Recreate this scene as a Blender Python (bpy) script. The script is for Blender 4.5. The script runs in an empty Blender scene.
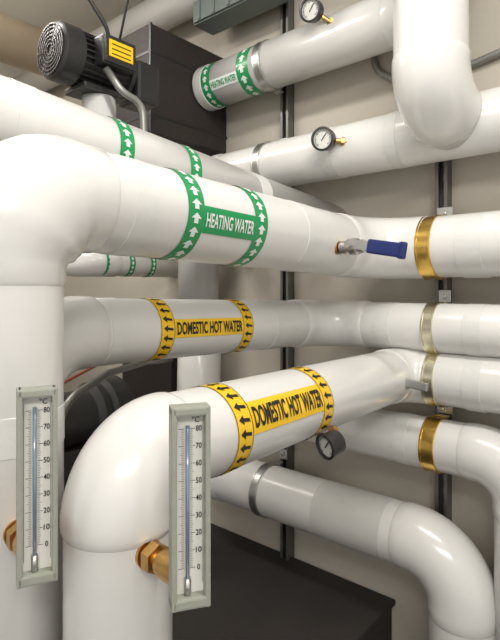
import bpy, bmesh, math
from mathutils import Vector, Matrix
ZC = 1.55   # eye height; heights below are written relative to it and lifted by ZC
C = bpy.context.scene.collection
pi = math.pi

# ---------------------------------------------------------------- materials
def mat(name, col, rough=0.5, metal=0.0, coat=0.0, bump=0.0, bscale=20, var=0.0, vscale=4, emit=0):
    m = bpy.data.materials.new(name); m.use_nodes = True
    nt = m.node_tree; b = nt.nodes['Principled BSDF']
    b.inputs['Base Color'].default_value = (*col, 1)
    b.inputs['Roughness'].default_value = rough
    b.inputs['Metallic'].default_value = metal
    b.inputs['Coat Weight'].default_value = coat
    b.inputs['Coat Roughness'].default_value = 0.14
    tc = nt.nodes.new('ShaderNodeTexCoord')
    if var > 0:
        n = nt.nodes.new('ShaderNodeTexNoise'); n.inputs['Scale'].default_value = vscale; n.inputs['Detail'].default_value = 6
        nt.links.new(tc.outputs['Object'], n.inputs['Vector'])
        r = nt.nodes.new('ShaderNodeMix'); r.data_type = 'RGBA'
        r.inputs[6].default_value = (*[c*(1-var) for c in col], 1)
        r.inputs[7].default_value = (*[min(1, c*(1+var*0.6)) for c in col], 1)
        nt.links.new(n.outputs['Fac'], r.inputs[0]); nt.links.new(r.outputs[2], b.inputs['Base Color'])
    if bump > 0:
        n2 = nt.nodes.new('ShaderNodeTexNoise'); n2.inputs['Scale'].default_value = bscale; n2.inputs['Detail'].default_value = 4
        nt.links.new(tc.outputs['Object'], n2.inputs['Vector'])
        bp = nt.nodes.new('ShaderNodeBump'); bp.inputs['Strength'].default_value = bump; bp.inputs['Distance'].default_value = 0.01
        nt.links.new(n2.outputs['Fac'], bp.inputs['Height']); nt.links.new(bp.outputs['Normal'], b.inputs['Normal'])
    return m
WHITE = mat('pvc_white', (.68,.67,.645), .30, coat=.3, bump=.12, bscale=10, var=.07, vscale=3)
WHITE2 = mat('pvc_white_fitting', (.70,.69,.665), .24, coat=.45, bump=.06, bscale=6, var=.04)
CLOTH = mat('grey_wrap', (.55,.54,.515), .5, bump=.12, bscale=16, var=.05, vscale=8)
TAPEW = mat('white_tape', (.655,.65,.625), .34, coat=.2, bump=.2, bscale=25)
TAN = mat('tan_jacket', (.60,.48,.34), .5, bump=.2, var=.15)
GREEN = mat('green_tape', (.008,.27,.08), .35, coat=.2)
YEL = mat('yellow_tape', (.86,.53,.012), .35, coat=.2)
BLK = mat('black_print', (.012,.011,.01), .45)
WPR = mat('white_print', (.70,.72,.70), .4)
BRASS = mat('yellow_zinc', (.85,.56,.14), .24, metal=1, bump=.1, bscale=30, var=.15, vscale=30)
PALEZ = mat('pale_zinc', (.70,.66,.50), .3, metal=1)
BRS2 = mat('brass_fitting', (.66,.40,.14), .35, metal=1, bump=.2, bscale=60, var=.3, vscale=40)
STEEL = mat('galvanised', (.56,.56,.54), .35, metal=1, bump=.1, bscale=50, var=.15, vscale=25)
STRUT = mat('strut_steel', (.20,.195,.18), .45, metal=.8, var=.2, vscale=20)
DARK = mat('dark_slot', (.01,.01,.01), .8)
MOTOR = mat('motor_black', (.020,.019,.018), .42, bump=.15, bscale=60, coat=.1)
FOAM = mat('rubber_insulation', (.028,.021,.018), .65, bump=.3, bscale=25, var=.35, vscale=5)
TANK = mat('plinth_dark', (.028,.023,.020), .7, bump=.3, bscale=14, var=.4, vscale=4)
GREYB = mat('grey_enclosure', (.15,.18,.165), .5, var=.1)
COND = mat('conduit_grey', (.30,.30,.28), .4, metal=.6, bump=.1)
CASE = mat('thermometer_case', (.30,.31,.265), .45, bump=.12, bscale=70)
CREAM = mat('scale_plate', (.70,.69,.63), .45)
GLASS = mat('glass_tube', (.16,.22,.30), .1, coat=1)
BLUE = mat('blue_vinyl', (.008,.018,.12), .35, coat=.3)
RED = mat('red_sealant', (.25,.05,.02), .5)
DIAL = mat('dial_white', (.66,.66,.62), .35, coat=.4)
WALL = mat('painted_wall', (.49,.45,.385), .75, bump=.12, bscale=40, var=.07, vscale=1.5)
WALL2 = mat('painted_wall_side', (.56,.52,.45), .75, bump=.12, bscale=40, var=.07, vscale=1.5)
CEIL = mat('ceiling_paint', (.70,.68,.62), .8, bump=.1)
FLOOR = mat('concrete_floor', (.12,.11,.10), .6, bump=.3, bscale=15, var=.3, vscale=3)

# ---------------------------------------------------------------- helpers
def root(name, loc):
    e = bpy.data.objects.new(name, None); e.empty_display_size = .05
    e.location = (loc[0], loc[1], loc[2]+ZC); C.objects.link(e); return e
def finish(o, parent):
    C.objects.link(o)
    if parent is not None:
        o.parent = parent; o.matrix_parent_inverse = Matrix.Translation(-Vector(parent.location))
    return o
def mk(name, verts, faces, m, parent, smooth=True, raw=False):
    me = bpy.data.meshes.new(name)
    me.from_pydata([(v[0], v[1], v[2]+(0 if raw else ZC)) for v in verts], [], faces)
    me.materials.append(m); me.update()
    bm = bmesh.new(); bm.from_mesh(me); bmesh.ops.recalc_face_normals(bm, faces=bm.faces)
    for f in bm.faces: f.smooth = smooth and len(f.verts) <= 4
    bm.to_mesh(me); bm.free()
    return finish(bpy.data.objects.new(name, me), parent)
def basis(a):
    a = Vector(a).normalized()
    h = Vector((0,0,1)) if abs(a.z) < .9 else Vector((0,1,0))
    n = (h - a*h.dot(a)).normalized(); return a, n, a.cross(n)
def centreline(pts, bend, n=14):
    P = [Vector(p) for p in pts]; out = [P[0]]; arcs = []
    for i in range(1, len(P)-1):
        d0 = (P[i]-P[i-1]); d1 = (P[i+1]-P[i]); l0, l1 = d0.length, d1.length
        d0.normalize(); d1.normalize(); th = d0.angle(d1)
        bd = bend[i-1] if isinstance(bend, (list, tuple)) else bend
        t = min(bd*math.tan(th/2), l0*(.99 if i == 1 else .49), l1*(.99 if i == len(P)-2 else .49)); R = t/math.tan(th/2)
        A = P[i]-d0*t; nrm = (d1-d0*d1.dot(d0)).normalized(); O = A+nrm*R
        arc = [O + (-nrm*math.cos(th*j/n) + d0*math.sin(th*j/n))*R for j in range(n+1)]
        arcs.append((arc, d0, d1)); out += arc
    out.append(P[-1]); return out, arcs
def tube(name, line, r, m, parent, seg=48, caps=True, closed_r=None):
    L = [Vector(p) for p in line]; T = []
    for i in range(len(L)):
        a = L[max(0,i-1)]; b = L[min(len(L)-1,i+1)]; T.append((b-a).normalized())
    _, n, w = basis(T[0]); vs = []; fs = []
    for i, p in enumerate(L):
        n = (n - T[i]*n.dot(T[i])).normalized(); w = T[i].cross(n)
        rr = r[i] if isinstance(r, list) else r
        for k in range(seg):
            t = 2*pi*k/seg; vs.append(p + (n*math.cos(t)+w*math.sin(t))*rr)
    for i in range(len(L)-1):
        for k in range(seg):
            k2 = (k+1) % seg
            fs.append((i*seg+k, i*seg+k2, (i+1)*seg+k2, (i+1)*seg+k))
    if caps:
        fs.append(tuple(range(seg))); fs.append(tuple(range((len(L)-1)*seg, len(L)*seg)))
    return mk(name, vs, fs, m, parent)
def lathe(name, prof, o, a, m, parent, seg=48, closed=False):
    a, n, w = basis(a); o = Vector(o); vs = []; fs = []; N = len(prof)
    for s, r in prof:
        for k in range(seg):
            t = 2*pi*k/seg; vs.append(o + a*s + (n*math.cos(t)+w*math.sin(t))*max(r, 1e-5))
    for i in range(N if closed else N-1):
        j = (i+1) % N
        for k in range(seg):
            k2 = (k+1) % seg; fs.append((i*seg+k, i*seg+k2, j*seg+k2, j*seg+k))
    ob = mk(name, vs, fs, m, parent)
    for f in ob.data.polygons: f.use_smooth = True
    try:
        ob.data.set_sharp_from_angle(angle=math.radians(35))
    except Exception: pass
    return ob
def ring(name, o, a, r, width, th, m, parent):
    h = width/2; e = min(th*.4, h*.3)
    return lathe(name, [(-h, r-.002), (-h, r+th-e), (-h+e, r+th), (h-e, r+th), (h, r+th-e), (h, r-.002)], o, a, m, parent, 64, True)
def box(name, c, size, m, parent, bev=.003, rot=None, raw=False):
    bm = bmesh.new(); bmesh.ops.create_cube(bm, size=1)
    bmesh.ops.scale(bm, vec=Vector(size), verts=bm.verts)
    if bev > 0: bmesh.ops.bevel(bm, geom=list(bm.edges), offset=min(bev, min(size)*.45), segments=2, affect='EDGES', profile=.6)
    M = Matrix.Translation(Vector(c)+Vector((0,0,0 if raw else ZC))) @ (rot.to_4x4() if rot else Matrix.Identity(4))
    bmesh.ops.transform(bm, matrix=M, verts=bm.verts)
    me = bpy.data.meshes.new(name); bm.to_mesh(me); bm.free(); me.materials.append(m)
    return finish(bpy.data.objects.new(name, me), parent)

def pipe(name, pts, r, bend, parent=None, m=WHITE, fit=WHITE2, ext=.035, fat=None):
    mid = sum((Vector(p) for p in pts), Vector())/len(pts)
    R = parent or root(name, mid)
    line, arcs = centreline(pts, bend)
    tube('jacket', line, r, m, R)
    for i, (arc, d0, d1) in enumerate(arcs):
        f = fat[i] if fat else .0045
        L = [arc[0]-d0*ext, arc[0]-d0*(ext-.006)] + arc + [arc[-1]+d1*(ext-.006), arc[-1]+d1*ext]
        rr = [r+.0002, r+min(.0035,f*.8)]+[r+.0045+(f-.0045)*min(1, min(j, len(arc)-1-j)/4) for j in range(len(arc))]+[r+min(.0035,f*.8), r+.0002]
        tube('elbow_cover_%d' % (i+1), L, rr, fit, R, caps=False)
    return R

# ---- flat artwork wrapped on a pipe surface -----------------------------
class Surf:
    def __init__(s, p0, p1, r, up=(0,0,1), ang=0):
        s.o = Vector(p0); s.a = (Vector(p1)-s.o).normalized(); u = Vector(up)
        s.w = (u - s.a*u.dot(s.a)).normalized(); s.n = s.a.cross(s.w); s.r = r; s.ang = math.radians(ang)
    def pt(s, x, t, off): 
        th = s.ang + t/s.r; rr = s.r+off
        return s.o + s.a*x + s.n*(math.cos(th)*rr) + s.w*(math.sin(th)*rr)
def bmwrap(name, bm, S, off, m, parent, step=.006):
    ys = [v.co.y for v in bm.verts]; y = math.floor(min(ys)/step)*step
    while y < max(ys):
        bmesh.ops.bisect_plane(bm, geom=bm.verts[:]+bm.edges[:]+bm.faces[:], plane_co=(0,y,0), plane_no=(0,1,0)); y += step
    for v in bm.verts: v.co = S.pt(v.co.x, v.co.y, off) + Vector((0,0,ZC))
    me = bpy.data.meshes.new(name); bm.to_mesh(me); bm.free(); me.materials.append(m)
    return finish(bpy.data.objects.new(name, me), parent)
def patch(name, S, x0, x1, t0, t1, off, m, parent):
    n = max(3, int((t1-t0)/.004)); vs = []; fs = []
    for i in range(n+1):
        t = t0+(t1-t0)*i/n; vs += [S.pt(x0,t,off), S.pt(x1,t,off)]
    for i in range(n): fs.append((2*i, 2*i+1, 2*i+3, 2*i+2))
    return mk(name, vs, fs, m, parent)
def textmesh(body, bold=.02):
    cu = bpy.data.curves.new('t', 'FONT'); cu.body = body; cu.size = 1; cu.offset = bold; cu.resolution_u = 3
    ob = bpy.data.objects.new('t', cu); C.objects.link(ob)
    bpy.context.view_layer.update()
    me = bpy.data.meshes.new_from_object(ob.evaluated_get(bpy.context.evaluated_depsgraph_get()))
    bpy.data.objects.remove(ob); bm = bmesh.new(); bm.from_mesh(me); bpy.data.meshes.remove(me)
    xs = [v.co.x for v in bm.verts]; ys = [v.co.y for v in bm.verts]
    return bm, min(xs), max(xs), min(ys), max(ys)
def text_on(name, body, S, xc, tc, L, H, off, m, parent, bold=.02):
    bm, x0, x1, y0, y1 = textmesh(body, bold)
    for v in bm.verts:
        v.co.x = xc + ((v.co.x-x0)/(x1-x0)-.5)*L; v.co.y = tc + ((v.co.y-y0)/(y1-y0)-.5)*H; v.co.z = 0
    return bmwrap(name, bm, S, off, m, parent)
def band(name, S, xc, width, colr, arrcol, parent, along=True):
    """wrap-around arrow tape"""
    circ = 2*pi*S.r
    patch(name, S, xc-width/2, xc+width/2, -circ/2, circ/2, .0012, colr, parent)
    n = int(round(circ/(width*(.66 if along else .56)))); stp = circ/n
    bm = bmesh.new()
    for i in range(n):
        t = -circ/2 + (i+.5)*stp
        if along: poly = [(0,.38),(.31,-.02),(.13,-.02),(.13,-.38),(-.13,-.38),(-.13,-.02),(-.31,-.02)]; poly = [(x*width, y*stp*1.0) for x, y in poly]
        else: poly = [(-.34,.06),(-.04,.38),(-.04,.16),(.36,.06),(.36,-.20),(-.04,-.10),(-.04,-.34)]; poly = [(x*width, y*stp) for x, y in poly]
        f = bm.faces.new([bm.verts.new((xc+x, t+y, 0)) for x, y in poly])
    bmesh.ops.triangulate(bm, faces=bm.faces)
    bmwrap(name+'_arrows', bm, S, .0022, arrcol, parent, .008)
    if not along:
        for e in (-1, 1):
            x = xc+e*width*.48
            patch(name+'_edge', S, x-width*.014, x+width*.014, -circ/2, circ/2, .0021, arrcol, parent)

# ---------------------------------------------------------------- room
YW = 1.745; YE = 1.743
def slab(name, c, s, m): return box(name, c, s, m, None, bev=0, raw=True)
slab('floor', (-.6, -.2, -.05), (6.0, 4.1, .1), FLOOR)
slab('ceiling', (-.6, -.2, 3.15), (6.0, 4.1, .1), CEIL)
slab('wall_back', (-.6, YW+.05, 1.55), (6.0, .1, 3.1), WALL)
slab('wall_left', (-3.45, -.25, 1.55), (.1, 3.98, 3.1), WALL2)

# ---------------------------------------------------------------- pipes
h0, h1, h2 = (-.861,.376,.170), (-.861,1.605,.135), (1.2,1.605,.128)
H = pipe('heating_water_pipe', [(-.861,.376,-1.549), h0, h1, h2], .095, [.125,.185], fat=[.018,.0045])
S = Surf(h0, h1, .095, ang=-9); Y = lambda y: (y-.376)
band('arrow_band_1', S, Y(.72), .044, GREEN, WPR, H); band('arrow_band_2', S, Y(.925), .044, GREEN, WPR, H)
patch('label', S, Y(.742), Y(.903), -.028, .028, .0016, GREEN, H)
text_on('label_text', 'HEATING WATER', S, Y(.8225), 0, .150, .029, .003, WPR, H)
ring('joint_tape_1', (-.861,.60,.1636), (0,1,-.028), .095, .05, .0012, TAPEW, H)
ring('joint_tape_2', (-.861,1.15,.1480), (0,1,-.028), .095, .06, .0012, TAPEW, H)
ring('joint_tape_3', (-.5,1.605,.132), (1,0,0), .095, .07, .0015, TAPEW, H)
ring('joint_tape_4', (-.861,.376,-.22), (0,0,1), .095, .06, .0012, TAPEW, H)
g0, g1 = (-1.10,-.9,.462), (-1.10,YE,.245)
G = pipe('heating_water_pipe', [g0, g1], .09, .1)
S = Surf(g0, g1, .09, ang=10)
for y in (.735, .955): band('arrow_band', S, y+.9, .04, GREEN, WPR, G)
ring('joint_tape_1', (-1.10,.50,.347), (0,1,-.082), .09, .05, .0012, TAPEW, G)
ring('joint_tape_2', (-1.10,1.25,.2855), (0,1,-.082), .09, .05, .0012, TAPEW, G)
d0, d1 = (-1.05,.49,-.092), (-1.05,1.62,-.118)
D1 = pipe('domestic_hot_water_pipe', [(-1.05,.49,-1.549), d0, d1, (1.2,1.62,-.124)], .0775, [.13,.16])
S = Surf(d0, d1, .0775, ang=4); Y = lambda y: (y-.49)
band('arrow_band_1', S, Y(.82), .042, YEL, BLK, D1, False); band('arrow_band_2', S, Y(1.115), .042, YEL, BLK, D1, False)
patch('label', S, Y(.842), Y(1.093), -.023, .023, .0016, YEL, D1)
text_on('label_text', 'DOMESTIC HOT WATER', S, Y(.9675), 0, .24, .031, .003, BLK, D1, .03)
ring('joint_tape_1', (-1.05,.69,-.0965), (0,1,0), .0775, .05, .0012, TAPEW, D1)
ring('joint_tape_2', (-1.05,1.3,-.111), (0,1,0), .0775, .09, .0012, TAPEW, D1)
ring('joint_tape_3', (-.5,1.62,-.12), (1,0,0), .0775, .05, .0015, TAPEW, D1)
ring('joint_tape_4', (-.78,1.62,-.119), (1,0,0), .0775, .05, .0015, TAPEW, D1)
e0, e1 = (-.68,.475,-.258), (-.755,1.62,-.275)
D2 = pipe('domestic_hot_water_pipe', [(-.68,.475,-1.549), e0, e1, (1.2,1.62,-.288)], .082, [.094,.094], ext=.012)
S = Surf(e0, e1, .082, ang=20); Y = lambda y: (y-.475)
band('arrow_band_1', S, Y(.690), .044, YEL, BLK, D2, False); band('arrow_band_2', S, Y(.995), .044, YEL, BLK, D2, False)
patch('label', S, Y(.713), Y(.972), -.030, .030, .0016, YEL, D2)
text_on('label_text', 'DOMESTIC HOT WATER', S, Y(.8425), 0, .248, .039, .003, BLK, D2, .03)
ring('joint_tape_2', (-.5,1.62,-.2785), (1,0,-.0064), .082, .05, .0015, TAPEW, D2)
ring('joint_tape_3', (-.68,.475,-.78), (0,0,1), .082, .06, .0012, TAPEW, D2)
P5 = pipe('insulated_pipe', [(-1.5,YE,-.485), (-1.5,1.62,-.485), (-.375,1.62,-.485), (-.375,1.62,-1.549)], .08, [.084,.13])
ring('joint_tape_1', (-.72,1.62,-.485), (1,0,0), .08, .04, .0012, TAPEW, P5)
P6 = pipe('insulated_pipe', [(-1.70,1.62,-.1), (-1.70,1.6,-.79), (-.54,1.6,-.79), (-.54,1.6,-1.549)], .097, .16)
ring('joint_tape_1', (-.90,1.6,-.79), (1,0,0), .097, .26, .0012, CLOTH, P6)
P2 = pipe('insulated_pipe', [(-1.70,1.61,-.1), (-1.70,1.605,.485), (1.2,1.605,.50)], .090, .14)
ring('joint_tape_1', (-.98,1.605,.489), (1,0,0), .090, .05, .0015, TAPEW, P2)
ring('joint_tape_2', (-.74,1.605,.49), (1,0,0), .090, .04, .0015, TAPEW, P2)
U1 = pipe('heating_water_pipe', [(-1.645,1.61,.885), (-.60,1.61,.895), (-.60,1.61,1.549)], .09, .14)
lathe('end_cap', [(0,.0001),(0,.088),(.006,.094),(.05,.094),(.052,.0895)], (-1.646,1.61,.885), (1,0,0), WHITE2, U1)
S = Surf((-1.648,1.61,.885), (-.60,1.61,.895), .09, ang=-24)
band('arrow_band_1', S, .080, .050, GREEN, WPR, U1); band('arrow_band_2', S, .285, .060, GREEN, WPR, U1)
patch('label', S, .105, .255, -.020, .020, .0016, WPR, U1)
text_on('label_text', 'HEATING WATER', S, .180, 0, .138, .024, .003, GREEN, U1)
V = pipe('vertical_insulated_pipe', [(-.560,1.40,1.549), (-.560,1.40,.522), (-.560,1.62,.510)], .098, .105, ext=.02)
ring('joint_tape', (-.56,1.40,1.0), (0,0,1), .098, .04, .0012, TAPEW, V)
s0, s1 = (-2.0,1.25,.122), (-2.0,YE,.122)
SM = pipe('heating_water_pipe', [(-3.39,1.25,.122), s0, s1], .06, .09)
S = Surf(s0, s1, .06, ang=0)
for x in (.06, .18, .30): band('arrow_band', S, x, .03, GREEN, WPR, SM)
pipe('insulated_pipe', [(-3.39,1.62,1.34), (.9,1.62,1.34)], .08, .1)
pipe('tan_insulated_pipe', [(-2.35,-1.5,1.12), (-2.35,YE,1.12)], .10, .1, m=TAN)
pipe('insulated_pipe', [(-2.75,-1.5,.80), (-2.75,YE,.80)], .09, .1)
MP = pipe('insulated_pipe', [(-1.5,.97,.63), (-1.5,.97,.18), (-1.5,YE,.18)], .055, .09)

# ---------------------------------------------------------------- struts + clamps
for X in (-1.29, -.645):
    st = root('strut_channel', (X, YW-.02, 0))
    box('web', (X, YW-.003, 0), (.041,.006,3.09), STRUT, st, .001)
    for e in (-1, 1):
        box('flange', (X+e*.0185, YW-.022, 0), (.004,.040,3.09), STRUT, st, .001)
        box('lip', (X+e*.0145, YW-.042, 0), (.012,.003,3.09), STRUT, st, .001)
    vs = []; fs = []
    for i in range(60):
        z = -1.45+i*.05; b = len(vs)
        vs += [(X-.007,YW-.0065,z-.014),(X+.007,YW-.0065,z-.014),(X+.007,YW-.0065,z+.014),(X-.007,YW-.0065,z+.014)]; fs.append((b,b+1,b+2,b+3))
    mk('slots', vs, fs, DARK, st, False)
def clamp(par, X, Yc, Zc, r, m, w=.032):
    ring('clamp_band', (X,Yc,Zc), (1,0,0), r, w, .004, m, par)
    for e in (-1, 1):
        ring('clamp_bead', (X+e*w*.42,Yc,Zc), (1,0,0), r+.003, w*.14, .003, m, par)
    for e in (1, -1):
        box('ear', (X, Yc+r*.62, Zc+e*(r*.80+.016)), (w, r*.30, .004), m, par, .001)
    box('ear_plate', (X, YW-.048, Zc+r+.022), (w*1.1,.006,.04), STEEL, par, .001)
    lathe('bolt', [(0,.0001),(0,.008),(.008,.008),(.009,.006),(.016,.006),(.016,.0001)], (X, YW-.052, Zc+r+.022), (0,-1,0), STEEL, par, 6)
clamp(H, -.630, 1.605, .132, .095, BRASS, .046)
clamp(D1, -.630, 1.62, -.12, .0775, PALEZ, .036)
clamp(D2, -.626, 1.62, -.278, .082, PALEZ, .036)
clamp(P5, -.630, 1.62, -.485, .08, BRASS, .046)
clamp(U1, -1.29, 1.61, .888, .09, STEEL, .034)
clamp(P2, -1.29, 1.605, .487, .09, STEEL, .034)
clamp(P6, -1.29, 1.6, -.79, .097, STEEL, .034)

# ---------------------------------------------------------------- thermometers
def thermometer(X, Yc, zb, zt, yaw, leg):
    R = root('industrial_thermometer', (X, Yc, (zb+zt)/2))
    rot = Matrix.Rotation(yaw, 3, 'Z')     # local +X = face normal, local Y = reading direction (left->right)
    h = zt-zb; w = .050; c = Vector((X, Yc, (zb+zt)/2)); T = lambda p: c + rot @ Vector(p)
    box('case_back', T((-.012,0,0)), (.016, w*.8, h*.985), CASE, R, .004, rot)
    for e in (-1, 1): box('case_side', T((0, e*(w/2-.0035), 0)), (.026,.007,h), CASE, R, .002, rot)
    box('case_top', T((0,0,h/2-.006)), (.026, w, .012), CASE, R, .003, rot)
    box('case_bottom', T((0,0,-h/2+.007)), (.026, w, .014), CASE, R, .003, rot)
    box('scale_plate', T((-.004,0,0)), (.004, w-.012, h-.024), CREAM, R, 0, rot)
    tube('glass_tube', [T((.002,-.003,-h*.44)), T((.002,-.003,h*.40))], .0026, GLASS, R, 16)
    tube('bulb_guard', [T((.002,-.003,-h*.46)), T((.002,-.003,-h*.36))], .0045, STEEL, R, 16)
    vs = []; fs = []
    def q(y0,y1,z0,z1):
        b = len(vs); vs.extend([T((-.0015,y0,z0)),T((-.0015,y1,z0)),T((-.0015,y1,z1)),T((-.0015,y0,z1))]); fs.append((b,b+1,b+2,b+3))
    N = 80; lo = -h*.32; hi = h*.38
    for i in range(N+1):
        z = lo+(hi-lo)*i/N; L = .007 if i % 10 == 0 else (.005 if i % 5 == 0 else .0035); t = .00045 if i % 10 else .0007
        q(-.007-L, -.007, z-t/2, z+t/2); q(.001, .001+L*.9, z-t/2, z+t/2)
    q(-.0165,-.016,-h*.40,h*.42); q(.0165,.017,-h*.40,h*.42)
    mk('tick_marks', vs, fs, BLK, R, False)
    allbm = bmesh.new()
    for i in range(0, 9):
        bm, x0, x1, y0, y1 = textmesh(str(i*10), .015); H_ = .0074; L_ = .0076 if i else .0038
        z = lo+(hi-lo)*i/8
        for v in bm.verts:
            v.co = T((-.001, .012+((v.co.x-x0)/(x1-x0)-.5)*L_, z+((v.co.y-y0)/(y1-y0)-.5)*H_)) + Vector((0,0,ZC))
        tm = bpy.data.meshes.new('x'); bm.to_mesh(tm); bm.free(); allbm.from_mesh(tm); bpy.data.meshes.remove(tm)
    bm, x0, x1, y0, y1 = textmesh('°C', .01)
    for v in bm.verts: v.co = T((-.001, .008+((v.co.x-x0)/(x1-x0)-.5)*.010, h*.425+((v.co.y-y0)/(y1-y0)-.5)*.0075)) + Vector((0,0,ZC))
    tm = bpy.data.meshes.new('x'); bm.to_mesh(tm); bm.free(); allbm.from_mesh(tm)
    me = bpy.data.meshes.new('scale_numbers'); allbm.to_mesh(me); allbm.free(); me.materials.append(BLK)
    finish(bpy.data.objects.new('scale_numbers', me), R)
    zs = zb + .024
    p1 = Vector((T((-.018,0,0)).x, T((-.018,0,0)).y, zs)); p0 = Vector((leg[0], leg[1], zs)); a = (p1-p0).normalized(); L = (p1-p0).length; s0 = leg[2]
    lathe('flange', [(s0-.006,.0001),(s0-.006,.021),(s0+.003,.021),(s0+.004,.012),(L+.004,.012),(L+.004,.0001)], p0, a, BRS2, R, 32)
    lathe('hex_nut', [(s0+.008,.010),(s0+.008,.0215),(s0+.026,.0215),(s0+.026,.010)], p0, a, BRS2, R, 6)
    lathe('union_ring', [(s0+.034,.010),(s0+.034,.017),(s0+.044,.019),(L-.004,.019),(L,.010)], p0, a, BRS2, R, 32)
    return R
thermometer(-.494,.452,-.402,-.147, math.radians(-32), (-.68,.475,.082))
thermometer(-.665,.336,-.385,-.129, math.radians(-24), (-.861,.376,.095))

# ---------------------------------------------------------------- pressure gauges
def gauge(c, frm, face, r=.042, name='pressure_gauge'):
    c = Vector(c); face = Vector(face).normalized(); R = root(name, c)
    lathe('case', [(-.03,.0001),(-.03,r*.92),(-.026,r*.97),(.0,r*.97),(.002,r*1.06),(.010,r*1.06),(.012,r*.88),(.005,r*.86)], c, face, MOTOR, R, 48)
    lathe('dial', [(.0045,r*.87),(.005,.0001)], c, face, DIAL, R, 48)
    a, n, w = basis(face)
    vs = []; fs = []
    def bar(an, r0, r1, t):
        d = n*math.cos(an)+w*math.sin(an); p = a.cross(d); b = len(vs)
        vs.extend([c+a*.0065+d*r0-p*t, c+a*.0065+d*r0+p*t, c+a*.0065+d*r1+p*t, c+a*.0065+d*r1-p*t]); fs.append((b,b+1,b+2,b+3))
    for i in range(25): bar(math.radians(-135+270*i/24), r*(.58 if i % 4 == 0 else .66), r*.78, .0008)
    bar(math.radians(-40), -r*.2, r*.6, .0016); mk('dial_marks', vs, fs, BLK, R, False)
    p1 = c-face*.02; f = Vector(frm); d = (p1-f); L = d.length
    lathe('stem', [(-.008,.0001),(-.008,.008),(L,.008),(L,.0001)], f, d, BRS2, R, 20)
    lathe('hex', [(.004,.007),(.004,.014),(.016,.014),(.016,.007)], f, d, BRS2, R, 6)
gauge((-.945,1.46,.500), (-.895,1.52,.495), (.20,-.97,-.15), .037)
gauge((-1.000,1.47,.950), (-.955,1.535,.915), (.15,-.96,-.25), .037)
gauge((-.625,.985,-.345), (-.645,1.04,-.325), (-.25,-.95,-.18), .028)

# ---------------------------------------------------------------- valves
bv = root('ball_valve', (-.70,1.28,.117))
lathe('nipple', [(-.01,.0001),(-.01,.019),(.004,.019),(.004,.010),(.05,.010),(.05,.0001)], (-.77,1.27,.119), (1,0,0), BRS2, bv, 24)
lathe('sealant', [(.004,.010),(.005,.014),(.010,.013),(.010,.010)], (-.77,1.27,.119), (1,0,0), RED, bv, 24)
lathe('body', [(.010,.010),(.010,.0185),(.028,.0185),(.032,.015),(.04,.023),(.060,.023),(.066,.015),(.068,.0185),(.082,.0185),(.082,.0001)], (-.77,1.27,.119), (1,0,0), STEEL, bv, 24)
tube('stem', [(-.717,1.27,.119), (-.717,1.236,.122)], .008, STEEL, bv, 16)
rt = Matrix.Rotation(math.radians(10), 3, 'Y')
box('lever_neck', (-.690,1.235,.120), (.07,.004,.026), STEEL, bv, .001, rt)
box('lever_grip', (-.612,1.234,.107), (.100,.014,.038), BLUE, bv, .006, rt)
box('lever_tip', (-.565,1.234,.099), (.022,.014,.044), BLUE, bv, .006, rt)
lathe('nut', [(0,.0001),(0,.011),(.009,.011),(.009,.0001)], (-.717,1.233,.124), (0,-1,0), STEEL, bv, 6)
sv = root('drain_valve', (-.70,1.49,-.285))
lathe('stub', [(-.02,.0001),(-.02,.012),(.035,.012),(.035,.016),(.055,.016),(.055,.0001)], (-.675,1.535,-.285), (0,-1,0), STEEL, sv, 20)
box('lever', (-.645,1.475,-.278), (.095,.012,.026), STEEL, sv, .003, Matrix.Rotation(math.radians(5),3,'Y'))
box('lever_stop', (-.695,1.476,-.284), (.022,.024,.036), STEEL, sv, .003)

# ---------------------------------------------------------------- motor on its pipe
MZ = .735
M = root('electric_motor', (-1.5,.95,MZ)); mo = (-1.5,0,MZ)
lathe('fan_cover', [(.800,.0001),(.800,.070),(.803,.080),(.812,.088),(.87,.090),(.872,.084)], mo, (0,1,0), MOTOR, M)
for i, rr in enumerate((.016,.028,.040,.052,.064,.075)):
    ring('grille_ring_%d' % i, (-1.5,.7985,MZ), (0,1,0), rr, .004, .003, MOTOR, M)
for k in range(12):
    a_ = k*pi/6; dd = Vector((math.cos(a_),0,math.sin(a_)))
    tube('grille_spoke', [Vector((-1.5,.797,MZ))+dd*.012, Vector((-1.5,.797,MZ))+dd*.076], .0013, FOAM, M, 8)
lathe('stator', [(.87,.0001),(.87,.072),(1.04,.072),(1.045,.086),(1.06,.086),(1.065,.06),(1.10,.045),(1.10,.0001)], mo, (0,1,0), MOTOR, M)
for k in range(28):
    a_ = 2*pi*k/28; rot = Matrix.Rotation(-a_, 3, 'Y')
    box('cooling_fin', Vector((-1.5,.955,MZ))+rot@Vector((.077,0,0)), (.018,.165,.004), MOTOR, M, .001, rot)
box('gearbox', (-1.5,1.13,MZ-.02), (.12,.10,.14), MOTOR, M, .015)
box('terminal_box', (-1.405,.965,MZ+.008), (.055,.12,.09), MOTOR, M, .008)
box('terminal_cover', (-1.374,.965,MZ+.008), (.008,.112,.082), MOTOR, M, .003)
box('warning_label', (-1.369,.965,MZ+.010), (.002,.088,.052), YEL, M, 0)
for i in range(3): box('label_line', (-1.3675,.965,MZ-.007+i*.015), (.001,.07,.003), BLK, M, 0)
box('foot', (-1.5,.96,MZ-.095), (.12,.16,.018), MOTOR, M, .004)
tube('lifting_cable', centreline([(-1.62,.90,1.25),(-1.50,.86,1.02),(-1.47,.98,.86),(-1.48,1.0,.81)], .1)[0], .007, MOTOR, M, 12)
tube('lifting_rod', [(-1.46,1.02,.82),(-1.44,1.06,1.05),(-1.40,1.0,1.3)], .004, MOTOR, M, 10)
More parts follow.
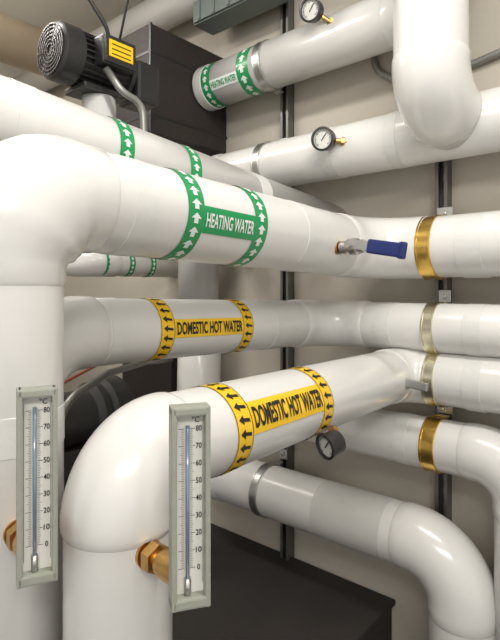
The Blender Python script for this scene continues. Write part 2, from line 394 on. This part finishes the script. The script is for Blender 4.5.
cl, _ = centreline([(-1.40,.93,.69),(-1.37,.97,.62),(-1.36,1.04,.60),(-1.36,1.05,.42),(-1.45,1.4,.38),(-1.45,1.69,.38)], .06)
tube('flexible_conduit', cl, .0115, COND, root('flexible_conduit', (-1.4,1.1,.55)), 20)

# ---------------------------------------------------------------- black insulated box, enclosure, plinth, pump, conduits
B = root('black_insulated_box', (-1.85,1.5,.82))
box('body', (-1.85,1.52,.845), (.40,.44,.435), FOAM, B, .008)
for z in (.70,.95): box('seam_tape', (-1.85,1.52,z), (.403,.443,.012), MOTOR, B, .001)
box('corner_strip', (-1.652,1.303,.845), (.012,.012,.437), MOTOR, B, .003)
E = root('grey_enclosure', (-1.40,1.62,1.20))
box('body', (-1.45,1.610,1.200), (.44,.12,.10), GREYB, E, .006)
box('lid', (-1.45,1.545,1.200), (.42,.012,.090), GREYB, E, .003)
for i in range(5): box('rib', (-1.62+i*.085,1.537,1.200), (.012,.008,.085), GREYB, E, .002)
PL = root('equipment_plinth', (-2.0,1.25,-1.3))
box('slab', (-2.05,1.22,-1.33), (2.44,1.03,.44), TANK, PL, .012)
box('lip', (-2.05,1.22,-1.112), (2.46,1.04,.02), TANK, PL, .006)
Q = root('circulation_pump', (-1.85,1.1,-.6))
lathe('motor', [(-.2,.0001),(-.2,.09),(-.18,.105),(.1,.105),(.12,.13),(.15,.13),(.15,.0001)], (-1.85,1.03,-.50), (0,1,0), MOTOR, Q)
lathe('volute', [(0,.0001),(0,.12),(.02,.145),(.09,.145),(.11,.12),(.11,.0001)], (-1.85,1.18,-.50), (0,1,0), MOTOR, Q)
box('pedestal', (-1.85,1.08,-.85), (.16,.34,.50), MOTOR, Q, .01)
CB = root('control_box', (-2.15,1.68,-.38))
box('body', (-2.12,1.69,-.42), (.40,.10,.50), FOAM, CB, .006)
box('label', (-2.2,1.638,-.36), (.06,.003,.04), GREEN, CB, 0)
c2 = root('cable_conduit', (-1.6,1.0,-.3))
tube('run', centreline([(-1.42,.77,-.80),(-1.43,.79,-.34),(-1.48,.99,-.275),(-1.62,1.26,-.278),(-1.88,1.60,-.33)], .12)[0], .012, STRUT, c2, 20)
tube('red_cable', centreline([(-1.60,.80,-.80),(-1.60,.84,-.33),(-1.75,1.2,-.26),(-2.0,1.62,-.30)], .12)[0], .005, RED, c2, 12)
c1 = root('wall_conduit', (-.7,1.72,.8))
tube('run', centreline([(-.905,1.728,1.549),(-.90,1.728,.80),(-.80,1.728,.735),(-.55,1.728,.725),(-.2,1.728,.78),(1.2,1.728,.80)], .09)[0], .012, COND, c1, 20)

# ---------------------------------------------------------------- lamps
def lamp(loc, size, w, energy, aim, col=(1,.965,.915)):
    R = root('unseen_overhead_light', (loc[0],loc[1],loc[2]-ZC))  # area light out of view, with an added housing above it
    box('housing', (loc[0],loc[1],loc[2]+.03), (size,w,.04), CEIL, R, .004, raw=True)
    L = bpy.data.lights.new('area_light', 'AREA'); L.shape = 'RECTANGLE'; L.size = size; L.size_y = w; L.energy = energy; L.color = col
    o = bpy.data.objects.new('area_light', L); o.location = loc; C.objects.link(o)
    d = Vector(aim)-Vector(loc); o.rotation_euler = d.to_track_quat('-Z','Y').to_euler()
    o.parent = R; o.matrix_parent_inverse = Matrix.Translation(-Vector(R.location))
lamp((-.15,.55,3.0), 1.2, .15, 27, (-.15,.56,0))
lamp((1.0,-1.0,2.95), 1.4, .3, 44, (-.7,1.0,1.3))  # added fill from behind the camera, evens out the front light
lamp((-2.3,.4,3.0), 1.2, .2, 40, (-2.3,.41,0))
w = bpy.data.worlds.new('ambient'); bpy.context.scene.world = w; w.use_nodes = True
w.node_tree.nodes['Background'].inputs[0].default_value = (1,.97,.93,1)
w.node_tree.nodes['Background'].inputs[1].default_value = .83

cam = bpy.data.cameras.new('camera'); co = bpy.data.objects.new('camera', cam); C.objects.link(co)
co.location = (0,0,ZC); co.rotation_euler = (math.radians(90), 0, math.asin(.655))
cam.sensor_fit = 'HORIZONTAL'; cam.sensor_width = 36; cam.lens = 520/500*36; cam.shift_y = -.06; cam.clip_start = .02
bpy.context.scene.camera = co
bpy.context.scene.view_settings.view_transform = 'Standard'
